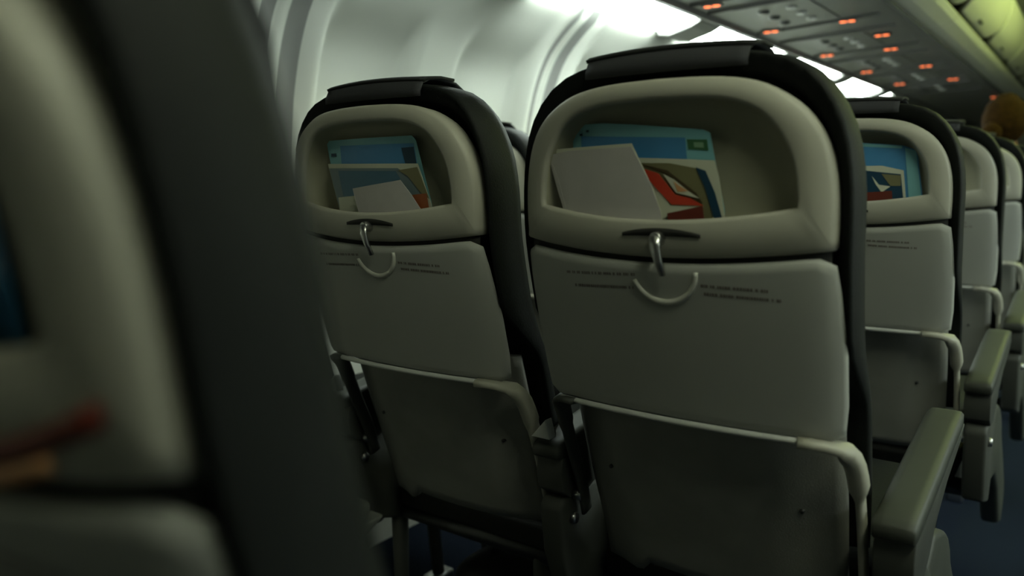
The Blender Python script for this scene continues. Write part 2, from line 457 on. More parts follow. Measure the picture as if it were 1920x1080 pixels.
def lipz(u): return 0.925 + 0.015 * (u / 0.156) ** 2
bo = [(-0.191 + 0.382 * k / 20, slotz(-0.191 + 0.382 * k / 20)) for k in range(21)]
bi = [(-0.156 + 0.312 * k / 20, lipz(-0.156 + 0.312 * k / 20)) for k in range(21)]
R_OUT = full(OUT, bo, 25, 30); R_POC = full(POC, bi, 25, 30)
def inset(ring, c, d):
    out = []
    n = len(ring)
    for i in range(n):
        a = ring[i - 1]; b = ring[(i + 1) % n]
        tx, tz = b[0] - a[0], b[1] - a[1]; L = math.hypot(tx, tz) or 1
        out.append((ring[i][0] - tz / L * d, ring[i][1] + tx / L * d))
    return out
def P(ring, dy, z_add=0, z_only=None):
    return [(u, surf(u, z) + dy, z + (z_add if (z_only is None or z < z_only) else 0)) for u, z in ring]

def make_seat(label, armright=True, armleft=True, shroud=True):
    root = empty('airline_seat', (0, 0, 0), label, 'seat', 'economy seats on the left side of the aisle')
    # upholstered backrest
    side = smooth_poly(UPH, 2); up = resample(side, 34)
    ring = [(-u, z) for u, z in up[:]]; ring = up + [(-u, z) for u, z in reversed(up[:-1])]
    ring = ring + [(-0.202 + 0.404 * k / 14, 0.50) for k in range(1, 14)]
    def upr(sc, dy, dz=0):
        out = []
        for u, z in ring:
            z2 = 0.80 + (z - 0.80) * sc + dz; u2 = u * (1 - (1 - sc) * 1.2)
            yy = surf(u2 * .9, z2) * 0.9 + dy; ymin = surf(u2 * .9, z2) + 0.080 + dy * 0.3
            out.append((u2, yy + sst((0.80 - z2) / 0.11) * max(0, ymin - yy), z2))
        return out
    V, F = loft([upr(0.3, 0.060), upr(0.6, 0.058), upr(0.82, 0.054), upr(0.92, 0.040), upr(0.984, 0.015), upr(0.996, 0.022), upr(1.0, 0.05), upr(0.995, 0.075), upr(0.97, 0.098), upr(0.90, 0.112), upr(0.6, 0.108), upr(0.2, 0.105)], True, True, True)
    link_mesh('backrest', V, F, 'uph', parent=root)
    # headrest cover with a dark tape edge, draped over the top
    V = []; F = []; nu = 16
    path = [(0.004, 1.088), (0.004, 1.098), (0.010, 1.109), (0.025, 1.115), (0.05, 1.117), (0.08, 1.113), (0.115, 1.095), (0.135, 1.04), (0.138, 0.98)]
    for (dy, z) in path:
        for j in range(nu + 1):
            u = -0.098 + 0.196 * j / nu
            V.append((u, surf(u, 1.06) + dy + 0.015, z - 0.004 * (u / 0.108) ** 2 * (1 if z > 1.09 else 0)))
    for i in range(len(path) - 1):
        for j in range(nu):
            a = i * (nu + 1) + j; F.append((a, a + 1, a + nu + 2, a + nu + 1))
    cv = link_mesh('headrest_cover', V, F, 'cover', parent=root, solid=0.003)
    V = []; F = []
    for (dy, z) in ((0.006, 1.112), (0.014, 1.116), (0.04, 1.119), (0.07, 1.118)):
        for j in range(nu + 1):
            u = -0.101 + 0.202 * j / nu
            V.append((u, surf(u, 1.06) + dy + 0.018, z - 0.004 * (u / 0.107) ** 2 - 0.001))
    for i in range(3):
        for j in range(nu):
            a = i * (nu + 1) + j; F.append((a, a + 1, a + nu + 2, a + nu + 1))
    link_mesh('fastening_tape', V, F, 'cover_edge', parent=cv, solid=0.004)
    # upper shell ring with the pocket opening
    rings = [P(inset(R_OUT, 0, 0.002), 0.030), P(R_OUT, 0.010), P(inset(R_OUT, 0, 0.0015), 0.004), P(inset(R_OUT, 0, 0.005), 0.0),
             P(inset(R_POC, 0, -0.005), 0.0), P(inset(R_POC, 0, -0.0015), 0.002), P(R_POC, 0.006), P(R_POC, 0.010)]
    V, F = loft(rings)
    link_mesh('back_frame', V, F, 'shell', parent=root)
    # pocket bowl behind the opening; its floor sits lower than the lip
    low = lambda ring, k: [(u, z - k * sst((0.975 - z) / 0.04)) for u, z in ring]
    cen = lambda ring, s: [(u * s, 0.985 + (z - 0.985) * s) for u, z in ring]
    rings = [P(R_POC, 0.0085), [(u, surf(u, z) + 0.015, z) for u, z in low(cen(R_POC, .995), 0.02)], [(u, surf(u, z) + 0.028, z) for u, z in low(cen(R_POC, .97), 0.032)],
             [(u, surf(u, z) + 0.040, z) for u, z in low(cen(R_POC, .88), 0.03)], [(u, surf(u, z) + 0.045, z) for u, z in cen(low(R_POC, .03), .6)], [(u, surf(u, z) + 0.045, z) for u, z in cen(low(R_POC, .03), .15)]]
    V, F = loft(rings, True, False, True)
    link_mesh('literature_pocket', V, F, 'liner', parent=root)
    # dark strip painting the shade in the gap between frame and tray
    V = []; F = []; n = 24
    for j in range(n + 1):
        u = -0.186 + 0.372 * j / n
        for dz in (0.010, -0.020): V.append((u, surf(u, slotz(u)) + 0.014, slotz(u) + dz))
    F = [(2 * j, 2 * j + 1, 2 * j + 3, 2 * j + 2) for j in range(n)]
    link_mesh('gap_shade_strip', V, F, 'gap', parent=root, solid=0.003)
    # tray table
    nu, nz = 28, 22; V = []; F = []
    def hw(z):
        for (za, a), (zb, b) in zip(((0.90, .190), (0.85, .196), (0.78, .200), (0.72, .199), (0.665, .194)), ((0.85, .196), (0.78, .200), (0.72, .199), (0.665, .194), (0.60, .19))):
            if zb <= z <= za: return a + (b - a) * (za - z) / (za - zb)
        return 0.19
    rows = []
    for lay, ins in ((0.011, 0.003), (0.005, 0.0), (0.0, 0.004)):
        g = []
        for i in range(nz + 1):
            row = []
            for j in range(nu + 1):
                s = -1 + 2 * j / nu
                zt = slotz(s * 0.19) - 0.0055 - ins; zb = 0.676 + 0.004 * (1 - s * s) + ins
                # round the corners
                e = max(0, abs(s) - 0.9) / 0.1
                zt -= 0.010 * e * e; zb += 0.008 * e * e
                z = zt + (zb - zt) * i / nz
                u = s * (hw(z) - ins)
                row.append((u, surf(u, z) + lay, z))
            g.append(row)
        rows.append(g)
    g2 = rows[2]; n = nu + 1
    V = [p for r in g2 for p in r]
    for i in range(nz):
        for j in range(nu):
            a = i * n + j; F.append((a, a + 1, a + n + 1, a + n))
    def rim(g): return g[0][:] + [g[i][-1] for i in range(1, nz + 1)] + list(reversed(g[-1][:-1])) + [g[i][0] for i in range(nz - 1, 0, -1)]
    k0 = len(V); r2, r1, r0 = rim(rows[2]), rim(rows[1]), rim(rows[0]); m_ = len(r2)
    V += r2 + r1 + r0
    for q in (0, 1):
        for j in range(m_):
            a = k0 + q * m_ + j; b = k0 + q * m_ + (j + 1) % m_; F.append((a, b, b + m_, a + m_))
    tr = link_mesh('tray_table', V, F, 'tray', parent=root)
    # lower lip of the tray
    path = []
    for k in range(25):
        u = -0.170 + 0.322 * k / 24; path.append((u, surf(u, 0.676) - 0.002, 0.6745 + 0.003 * (1 - (u / 0.19) ** 2)))
    V, F = tube_vf(path, 0.0048, 8, 0.85)
    link_mesh('tray_lip', V, F, 'lip', parent=tr)
    # placard lettering too small to read: rows of tiny dark strokes
    rnd = random.Random(3)
    for block in (((-0.123, -0.024, 0.8555, 0.004), (-0.112, -0.026, 0.8395, 0.004)), ((0.057, 0.128, 0.8515, -0.002), (0.060, 0.141, 0.8425, -0.003))):
        V = []; F = []
        for (ua, ub, zz, slope) in block:
            u = ua
            while u < ub:
                wd = rnd.uniform(0.0012, 0.0028); h = 0.0034; z = zz + slope * (u - ua) / (ub - ua)
                a = len(V)
                for (p, q) in ((u, z), (u + wd, z), (u + wd, z + h), (u, z + h)): V.append((p, surf(p, q) - 0.0004, q))
                F.append((a, a + 1, a + 2, a + 3)); u += wd + (rnd.uniform(0.0005, 0.0009) if rnd.random() < .8 else 0.003)
        link_mesh('placard_lettering', V, F, 'ink', parent=tr, smooth=False)
    # curved ridge round the latch
    pa = [(0.0135 + 0.039 * math.cos(t), 0.868 + 0.037 * math.sin(t)) for t in [math.radians(200 + 160 * k / 22) for k in range(23)]]
    rings = []
    for i, (u, z) in enumerate(pa):
        t = math.radians(200 + 160 * i / 22); wdt = 0.0045 * (0.6 + 0.4 * math.sin(math.pi * i / 22))
        ci, si = math.cos(t), math.sin(t)
        rings.append([(u + ci * d, surf(u, z) - h, z + si * d) for d, h in ((-wdt, -0.001), (-wdt * .5, 0.0035), (wdt * .5, 0.0035), (wdt, -0.001))])
    V, F = loft(rings, True, True, True)
    link_mesh('latch_ridge', V, F, 'ridge', parent=tr)
    # dark sheet on the frame painting the latch recess shade, and the turning latch
    V = []; F = []; n = 18
    for k in range(n + 1):
        u = -0.034 + 0.094 * k / n; s = (u - 0.013) / 0.047
        zt = 0.9165 - 0.006 * s * s; zb = 0.9075 - 0.001 * s * s
        V += [(u, surf(u, zt) - 0.0008, zt), (u, surf(u, zb) - 0.0008, zb)]
    F = [(2 * j, 2 * j + 1, 2 * j + 3, 2 * j + 2) for j in range(n)]
    link_mesh('latch_recess_shade', V, F, 'gap', parent=root, solid=0.001)
    lt = tube_vf([(0.012, surf(0.012, 0.905) + 0.004, 0.905), (0.012, surf(0.012, 0.905) - 0.012, 0.905)], [0.008, 0.0075], 14)
    L1 = link_mesh('tray_latch', lt[0], lt[1], 'steel', parent=root, bevel=0.0015)
    path = [(0.012, surf(0.012, 0.905) - 0.010, 0.908), (0.0125, surf(0.012, 0.895) - 0.013, 0.895), (0.015, surf(0.015, 0.88) - 0.012, 0.880), (0.0175, surf(0.017, 0.865) - 0.009, 0.864)]
    V, F = tube_vf(path, [0.0072, 0.0066, 0.006, 0.005], 10, 0.7)
    link_mesh('latch_lever', V, F, 'steel', parent=L1)
    # tray arms
    for s in (-1, 1):
        k_ = 1 if s > 0 else 0.955
        path = [(s * 0.150, 0.045, 0.6755), (s * 0.172, 0.052, 0.675), (s * 0.190, 0.066, 0.670), (s * 0.201, 0.088, 0.655), (s * 0.205, 0.105, 0.62), (s * 0.206, 0.128, 0.56), (s * 0.206, 0.150, 0.49), (s * 0.206, 0.165, 0.43)]
        path = [(x * k_, y, z + (0 if s > 0 else 0.035 * sst((0.6 - z) / 0.15))) for x, y, z in path]
        path = resample(smooth_poly(path, 2), 22)
        rings = []
        for i, p in enumerate(path):
            p = Vector(p); d = (Vector(path[min(i + 1, 21)]) - Vector(path[max(i - 1, 0)])).normalized()
            yy = Vector((0, 1, 0)); a = d.cross(yy).normalized(); b = d.cross(a).normalized()
            wd = 0.0105 if 3 < i < 9 else 0.0060; 
            if i >= 9: wd = 0.0045
            if i <= 3: wd = 0.0055
            th = 0.012
            if s < 0: wd *= 0.75
            rings.append([tuple(p + a * ca * wd + b * cb * th) for ca, cb in ((-1, -.6), (-.6, -1), (.6, -1), (1, -.6), (1, .6), (.6, 1), (-.6, 1), (-1, .6))])
        V, F = loft(rings, True, True, True)
        ta = link_mesh('tray_arm', V, F, 'armb' if s < 0 else 'shell', parent=root)
        V, F = tube_vf([(s * 0.205 * k_, 0.150, 0.465 + (0.03 if s < 0 else 0)), (s * 0.219 * k_, 0.150, 0.465 + (0.03 if s < 0 else 0))], 0.009, 12)
        link_mesh('pivot_bolt', V, F, 'steel', parent=ta)
    # recessed lower back panel
    def lp(u, z): return surf(u, z) * 1.0 + 0.052 + 0.02 * max(0, (0.66 - z)) - 0.012 * (1 - sst((abs(u) - 0.10) / 0.06))
    V = []; F = []; nu, nz = 24, 18
    for i in range(nz + 1):
        for j in range(nu + 1):
            s = -1 + 2 * j / nu
            zb = 0.412 - 0.022 * (1 - sst((s + 0.62) / 0.12)) if s < -0.4 else 0.412
            z = 0.705 + (zb - 0.705) * i / nz
            u = s * (0.186 - 0.012 * sst((0.62 - z) / 0.2) * (1 if s < 0 else .3))
            V.append((u, lp(u, z), z))
    for i in range(nz):
        for j in range(nu):
            a = i * (nu + 1) + j; F.append((a, a + 1, a + nu + 2, a + nu + 1))
    lw = link_mesh('lower_back_panel', V, F, 'lower', parent=root, solid=0.012)
    for u in (-0.135, 0.135):
        V, F = tube_vf([(u, lp(u, 0.56) - 0.004, 0.56), (u, lp(u, 0.56) + 0.004, 0.56)], 0.003, 10)
        link_mesh('panel_screw', V, F, 'darkmetal', parent=lw)
    # seat cushion and pan
    V, F = box_vf(-0.205, 0.205, 0.245, 0.66, 0.385, 0.475)
    link_mesh('seat_cushion', V, F, 'uph', parent=root, bevel=0.03)
    V, F = box_vf(-0.20, 0.20, 0.23, 0.62, 0.335, 0.38)
    link_mesh('seat_pan', V, F, 'gap', parent=root, bevel=0.008)
    for y in (0.26, 0.54):
        V, F = tube_vf([(-0.225, y, 0.315), (0.235, y, 0.315)], 0.019, 14)
        link_mesh('cross_beam', V, F, 'darkmetal', parent=root)
    # armrests
    def armrest(u, rear=True):
        pz = lambda y: 0.572 + 0.14 * (y - 0.12) - 0.25 * max(0, y - 0.36) ** 2
        rings = []
        ys = [0.102, 0.106, 0.116, 0.135, 0.2, 0.28, 0.36, 0.42, 0.455, 0.468, 0.472]
        hs = [0.6, 0.85, 0.97, 1, 1, 1, 1, 1, .93, .75, .5]
        for y, h in zip(ys, hs):
            w_ = 0.0245 * (0.75 + 0.25 * h); t = 0.013 * h; zc = pz(y)
            rings.append([(u + a * w_, y, zc + b * t) for a, b in ((-1, -.7), (-.9, -1), (.9, -1), (1, -.7), (1, .5), (.85, .93), (.5, 1), (-.5, 1), (-.85, .93), (-1, .5))])
        V, F = loft(rings, True, True, True)
        A = link_mesh('armrest', V, F, 'armp', parent=root)
        poly = [(0.118, 0.562), (0.112, 0.535), (0.118, 0.505), (0.14, 0.490), (0.19, 0.487), (0.22, 0.500), (0.26, 0.530), (0.34, 0.560), (0.46, 0.585), (0.49, 0.60), (0.49, 0.604), (0.30, 0.583)]
        poly = [(y, min(z, pz(y) - 0.011)) for y, z in poly]
        V, F = prism_x(poly, u - 0.0225, u + 0.0225)
        link_mesh('armrest_body', V, F, 'armb', parent=A, bevel=0.006)
        poly = [(0.125, 0.492), (0.115, 0.478), (0.125, 0.40), (0.15, 0.33), (0.24, 0.30), (0.28, 0.36), (0.27, 0.46), (0.22, 0.495)]
        V, F = prism_x(poly, u - 0.020, u + 0.020)
        link_mesh('armrest_bracket', V, F, 'armb', parent=A, bevel=0.007)
        for s in (-1, 1):
            V, F = tube_vf([(u + s * 0.019, 0.15, 0.455), (u + s * 0.027, 0.15, 0.455)], [0.010, 0.008], 12)
            link_mesh('hinge_bolt', V, F, 'steel', parent=A)
    if armright: armrest(0.2435)
    if armleft:
        armrest(-0.2325)
        V, F = prism_y([(-0.252, 0.592), (-0.218, 0.592), (-0.226, 0.622)], 0.094, 0.112)
        link_mesh('pale_wedge', V, F, 'lip', parent=root, bevel=0.002)  # pale triangular wedge at the rear end of the left armrest
    if shroud:
        poly = smooth_poly([(0.30, 0.50), (0.40, 0.47), (0.455, 0.435), (0.49, 0.38), (0.60, 0.29), (0.69, 0.20), (0.70, 0.14), (0.66, 0.10)], 1) + [(0.60, 0.12), (0.50, 0.24), (0.40, 0.31), (0.28, 0.33), (0.24, 0.30), (0.20, 0.34), (0.22, 0.45)]
        V, F = prism_x(poly, 0.2215, 0.262)
        link_mesh('side_shroud', V, F, 'armp', parent=root, bevel=0.010)
    # floor legs
    for y in (0.26, 0.54):
        for u in ((-0.232, 0.12) if armleft else (0.12,)):
            V, F = tube_vf([(u, y, 0.31), (u, y + 0.0, 0.16), (u, y + 0.015, 0.03)], [0.016, 0.014, 0.013], 12, 1.2)
            lg = link_mesh('seat_leg', V, F, 'armb', parent=root)
            V, F = box_vf(u - 0.02, u + 0.02, y - 0.02, y + 0.05, 0.0, 0.032)
            link_mesh('track_foot', V, F, 'steel', parent=lg, bevel=0.005)
    return root

def copy_tree(o, parent=None):
    c = o.copy(); COL.objects.link(c)
    if parent: c.parent = parent
    for ch in list(o.children): copy_tree(ch, c)
    return c

XA, SP, YS, PT = -0.4038, 0.4653, 0.8327, 0.7674
aisle = make_seat('large beige-backed aisle seat in the centre holding a white paper in its pocket')
aisle.location = (XA, YS, 0)
mid = make_seat('smaller beige-backed middle seat left of the large centre seat, blue card in its pocket', armright=False, armleft=True, shroud=False)
mid.location = (XA - SP, YS, 0)
ahead = ['aisle seat directly ahead of the large centre seat, blue card in its pocket', 'aisle seat two rows ahead of the large centre seat, empty pocket',
         'aisle seat three rows ahead, a narrow sliver between dark seat edges', 'aisle seat four rows ahead, with the brown-haired person sitting in it',
         'aisle seat five rows ahead of the large centre seat', 'aisle seat six rows ahead, farthest along the aisle']
for k, t in enumerate(ahead):
    c = copy_tree(aisle); c.location = (XA, YS + PT * (k + 1), 0); c['label'] = t
near = copy_tree(aisle); near.location = (XA, 0.093, 0)
REC = math.radians(5.2); PIV = Vector((0, 0.15, 0.50))          # the nearest seat is reclined a little
def reclined(o, base=Vector((0, 0, 0))):
    R_ = Matrix.Rotation(REC, 4, 'X'); T = Matrix.Translation(PIV)
    o.matrix_basis = Matrix.Translation(base) @ Matrix.Translation((0, 0.058, 0)) @ T @ R_ @ T.inverted() @ Matrix.Translation(-base) @ o.matrix_basis
for ch in near.children:
    if ch.name.startswith('backrest'): ch.scale = (0.97, 0.72, 1)
    if not any(ch.name.startswith(k) for k in ('seat_', 'cross_beam', 'side_shroud', 'armrest')): reclined(ch)
NEARBASE = Vector((XA, 0.093, 0)); near['label'] = 'blurred dark seat filling the left edge, nearest the camera'
c = copy_tree(mid); c.location = (XA - SP, YS + PT, 0); c['label'] = 'middle seat mostly hidden behind the large centre seat'
c = copy_tree(mid); c.location = (XA - 2 * SP, YS + PT, 0); c['label'] = 'dark window seat shoulder peeking between the two big seat backs'
c = copy_tree(mid); c.location = (XA - 2 * SP - 0.008, YS - 0.05, 0); c['label'] = 'window seat in the row of the large centre seat, behind the blurred near seat'

# ------------------------------------------------------------------ papers in the seat pockets
def sheet(name, pts, dy, m, parent, seat, thick=0.0006, shift=-0.010, fine=True, bend=0.0):
    """a thin sheet lying in a pocket: outline in seat millimetres (u, height)"""
    pl = [(u / 1000 + shift, z / 1000) for u, z in pts]
    bm = bmesh.new()
    vs = [bm.verts.new((u, 0, z)) for u, z in pl]
    bm.faces.new(vs)
    bmesh.ops.triangulate(bm, faces=bm.faces[:])
    for _ in range(2 if fine else 1):
        bmesh.ops.subdivide_edges(bm, edges=[e for e in bm.edges if e.calc_length() > 0.018], cuts=1)
        bmesh.ops.triangulate(bm, faces=bm.faces[:])
    base = min(z for u, z in pl)
    for v in bm.verts:
        u, z = v.co.x, v.co.z
        v.co.y = surf(u, max(z, 0.93)) + dy - bend * (z - base) ** 2 * 10
    me = bpy.data.meshes.new(name); bm.to_mesh(me); bm.free()
    o = bpy.data.objects.new(name, me); COL.objects.link(o); me.materials.append(MT[m])
    md = o.modifiers.new('solid', 'SOLIDIFY'); md.thickness = thick; md.offset = 0
    if parent: o.parent = parent
    return o
def holder(name, seat, label, cat, group=None):
    return empty(name, (seat[0], seat[1], 0.0), label, cat, group)

C = (XA, YS); LSs = (XA - SP, YS); R3 = (XA, YS + PT)
g = 'safety cards in the seat pockets'
e = holder('safety_card', C, 'blue safety card with green label in the large centre seat pocket', 'card', g)
sheet('card_sheet', [(-117, 1037), (-70, 1037), (-33, 1034), (58, 1024), (66, 1020), (72, 992), (84, 935), (84, 915), (-113, 915)], 0.0320, 'teal', e, C, 0.001)
sheet('blue_print', [(-103, 1023), (38, 1016), (40, 993), (45, 950), (-98, 950)], 0.0312, 'blue', e, C, 0.0003)
sheet('green_label', [(40, 1014), (63, 1013), (65, 1001), (42, 1003)], 0.0311, 'greenlab', e, C, 0.0003)
sheet('pale_label', [(48, 1010.5), (59, 1010), (60, 1004), (49, 1005)], 0.0306, 'palelab', e, C, 0.0003)
for (a, b) in ((-95, 1030), (-105, 1026)):
    sheet('printed_mark', [(a, b), (a + 4, b), (a + 4, b - 2.5), (a, b - 2.5)], 0.0309, 'navy', e, C, 0.0003, fine=False)
g = 'magazines in the seat pockets'
e = holder('magazine', C, 'open magazine with red and cream pages fanned out in the large centre seat pocket', 'magazine', g)
sheet('back_cover', [(-18, 995), (43, 992), (74, 990), (79, 972), (86, 930), (86, 915), (18, 915)], 0.0265, 'page', e, C, 0.0010)
sheet('photo_page', [(-15, 989), (23, 988), (54, 982), (66, 960), (75, 920), (25, 918), (-4, 975)], 0.0250, 'olive', e, C, 0.0006)
sheet('spine_band', [(54, 983), (65, 979), (76, 955), (85, 925), (76, 925), (65, 960)], 0.0240, 'navy', e, C, 0.0006)
sheet('dark_page', [(-13, 988), (14, 979), (29, 970), (32, 955), (63, 943), (55, 955), (21, 980)], 0.0238, 'brown', e, C, 0.0006)
sheet('peach_print', [(16, 976), (29, 970), (46, 957), (59, 949), (32, 955)], 0.0230, 'page', e, C, 0.0004)
sheet('peach_corner', [(29, 968), (34, 964), (46, 957), (34, 956)], 0.0225, 'peach', e, C, 0.0003)
sheet('cream_page', [(-6, 978), (6, 964), (26, 941), (65, 940), (24, 929), (16, 925), (2, 925), (8, 950)], 0.0215, 'page', e, C, 0.0008)
sheet('red_page', [(-14, 984), (11, 977), (32, 953), (50, 949), (65, 941), (28, 942), (9, 960)], 0.0205, 'red', e, C, 0.0006)
sheet('dark_red_cover', [(23, 932), (64, 941), (67, 918), (25, 918)], 0.0198, 'dred', e, C, 0.0006)
e = holder('folded_paper', C, 'large blank folded white paper in front in the large centre seat pocket', 'paper', 'white papers in the seat pockets')
sheet('back_leaf', [(-137, 1008), (-24, 1011), (-20, 1001), (2, 963), (14, 934), (14, 915), (-117, 915)], 0.0150, 'page', e, C, 0.0006, shift=-0.006)
sheet('front_leaf', [(-150, 1001), (-115, 1005), (-80, 1006), (-24, 1007), (-18, 997), (1, 965), (14, 930), (15, 915), (-117, 915), (-121, 939), (-134, 977)], 0.0110, 'paper', e, C, 0.0006, shift=-0.004)

g = 'safety cards in the seat pockets'
S2 = -0.019
e = holder('safety_card', LSs, 'blue safety card with a dark corner in the smaller left seat pocket', 'card', g)
sheet('card_sheet', [(-94, 1034), (97, 1035), (102, 1031), (105, 1027), (127, 942), (130, 920), (-61, 920)], 0.0320, 'teal', e, LSs, 0.001, S2 - .006)
sheet('blue_print', [(-55, 1025), (101, 1024), (104, 996), (112, 960), (-50, 960)], 0.0312, 'blue', e, LSs, 0.0003, S2 - .006)
sheet('dark_corner', [(79, 1018), (101, 1019), (104, 997), (106, 990), (87, 990)], 0.0308, 'navy', e, LSs, 0.0003, S2 - .006)
sheet('printed_mark', [(-80, 1014), (-66, 1014), (-66, 1009), (-80, 1009)], 0.0308, 'navy', e, LSs, 0.0003, S2 - .006, fine=False)
e = holder('magazine', LSs, 'grey-blue magazine with cream page edges in the smaller left seat pocket', 'magazine', 'magazines in the seat pockets')
sheet('back_cover', [(-87, 998), (107, 995), (127, 938), (130, 918), (-58, 918)], 0.0245, 'page', e, LSs, 0.0012, S2)
sheet('front_cover', [(-81, 991), (72, 989), (92, 979), (113, 952), (118, 918), (-55, 918)], 0.0225, 'greyblue', e, LSs, 0.0008, S2)
sheet('cover_photo', [(-56, 987), (69, 985), (78, 973), (-20, 955), (-21, 948), (-46, 948)], 0.0215, 'deep', e, LSs, 0.0003, S2)
sheet('turned_page', [(74, 986), (100, 989), (108, 990), (127, 945), (112, 955), (92, 977)], 0.0213, 'olive', e, LSs, 0.0005, S2)
sheet('orange_print', [(98, 951), (123, 953), (128, 920), (105, 920)], 0.0205, 'orangep', e, LSs, 0.0004, S2)
sheet('white_corner', [(-58, 946), (-18, 949), (-8, 920), (-55, 920)], 0.0205, 'page', e, LSs, 0.0004, S2)
e = holder('folded_paper', LSs, 'small tilted blank white paper in front in the smaller left seat pocket', 'paper', 'white papers in the seat pockets')
sheet('paper_leaf', [(-21, 960), (76, 972), (94, 952), (110, 930), (112, 915), (-8, 915), (-17, 947)], 0.0130, 'paper', e, LSs, 0.0008, -0.010)

e = holder('safety_card', R3, 'blue safety card with teal edge in the seat pocket ahead of the large centre seat', 'card', 'safety cards in the seat pockets')
sheet('card_sheet', [(-100, 1036), (30, 1036), (109, 1029), (132, 1020), (136, 1005), (146, 940), (146, 920), (-95, 920)], 0.0320, 'blue', e, R3, 0.001, -0.004)
sheet('teal_edge', [(114, 1024), (132, 1018), (145, 934), (124, 934)], 0.0310, 'teal', e, R3, 0.0003, -0.004)
sheet('top_edge', [(-98, 1035), (30, 1035), (109, 1028), (109, 1023), (30, 1029), (-98, 1029)], 0.0310, 'teal', e, R3, 0.0003, -0.004)
e = holder('magazine', R3, 'dark blue magazine with white shape in the pocket one row ahead', 'magazine', 'magazines in the seat pockets')
sheet('back_cover', [(-40, 990), (42, 992), (78, 992), (114, 983), (120, 932), (122, 918), (-36, 918)], 0.0245, 'page', e, R3, 0.001, -0.003)
sheet('front_cover', [(-36, 984), (47, 984), (110, 976), (116, 932), (116, 918), (-34, 918)], 0.0225, 'navy', e, R3, 0.0006, -0.003)
sheet('white_shape', [(62, 973), (75, 957), (94, 954), (80, 943), (69, 958)], 0.0218, 'page', e, R3, 0.0003, -0.003)
sheet('brown_photo', [(78, 977), (110, 974), (111, 955), (94, 955)], 0.0218, 'olive', e, R3, 0.0003, -0.003)
sheet('red_print', [(30, 941), (97, 946), (99, 922), (32, 922)], 0.0214, 'dred', e, R3, 0.0003, -0.003)

# near seat: leaflets in its pocket and a red and pink strip across the gap under the pocket
NS = (XA, 0.093)
e = holder('safety_card', NS, 'blurred blue card in the pocket of the nearest seat', 'card', 'safety cards in the seat pockets'); reclined(e, NEARBASE)
sheet('card_sheet', [(-60, 1030), (88, 1030), (96, 1020), (100, 920), (-60, 920)], 0.030, 'blue', e, NS, 0.001, 0)
e = holder('folded_leaflet', NS, 'blurred pinkish leaflet low in the pocket of the nearest seat', 'leaflet'); reclined(e, NEARBASE)
sheet('leaflet_sheet', [(-20, 950), (90, 950), (96, 915), (-20, 915)], 0.018, 'peach', e, NS, 0.001, 0)
e = holder('red_strip', NS, 'blurred red and pink strip across the gap below the nearest seat pocket', 'red_strip'); reclined(e, NEARBASE)
def strip(name, z0, z1, m, dy, ua=0.055, ub=0.155):
    V = []; F = []
    for k in range(11):
        u = ua + (ub - ua) * k / 10
        for z in (z0, z1): V.append((u, surf(u, z) + dy, z - 0.004 + 0.02 * ((u - ua) / .1) ** 2))
    F = [(2 * j, 2 * j + 1, 2 * j + 3, 2 * j + 2) for j in range(10)]
    link_mesh(name, V, F, m, parent=e, solid=0.0006)
strip('red_band', 0.892, 0.901, 'dred', -0.003, 0.06, 0.176); strip('pink_band', 0.885, 0.8915, 'peach', -0.003, 0.06, 0.15)

# ------------------------------------------------------------------ items under and between the seats
e = empty('travel_bag', (XA - SP - 0.04, YS + 0.40, 0.0), 'black soft bag stowed under the smaller left seat', 'bag')
V, F = box_vf(-0.12, 0.12, -0.09, 0.09, 0.0, 0.20)
link_mesh('bag_body', V, F, 'bagc', parent=e, bevel=0.05)
V, F = tube_vf([(-0.06, 0, 0.195), (-0.04, 0, 0.23), (0.04, 0, 0.23), (0.06, 0, 0.195)], 0.008, 8)
link_mesh('bag_handle', V, F, 'bagc', parent=e)

# ------------------------------------------------------------------ person ahead
def skin_obj(name, verts, edges, radii, m, parent, root=0, sub=2):
    me = bpy.data.meshes.new(name); me.from_pydata(verts, edges, []); me.update()
    o = bpy.data.objects.new(name, me); COL.objects.link(o)
    me.materials.append(MT[m])
    md = o.modifiers.new('skin', 'SKIN'); md.use_smooth_shade = True
    for i, r in enumerate(radii):
        sv = me.skin_vertices[0].data[i]; r = r if isinstance(r, tuple) else (r, r); sv.radius = r; sv.use_root = (i == root)
    md = o.modifiers.new('sub', 'SUBSURF'); md.levels = sub; md.render_levels = sub
    o.parent = parent
    return o
def ellipsoid(c, r, nu=24, nv=16, fn=None):
    rings = []
    for i in range(nv + 1):
        a = -math.pi / 2 + math.pi * i / nv
        a = max(min(a, math.pi / 2 - .03), -math.pi / 2 + .03)
        ring = []
        for j in range(nu):
            b = 2 * math.pi * j / nu
            p = Vector((math.cos(a) * math.cos(b), math.cos(a) * math.sin(b), math.sin(a)))
            k = fn(p) if fn else 1
            ring.append((c[0] + p.x * r[0] * k, c[1] + p.y * r[1] * k, c[2] + p.z * r[2] * k))
        rings.append(ring)
    return loft(rings, True, True, True)

pe = empty('person', (XA + 0.035, YS + PT * 4 + 0.34, 0.0), 'seated person with brown hair tied in a bun, seen from behind above the far seats', 'person')
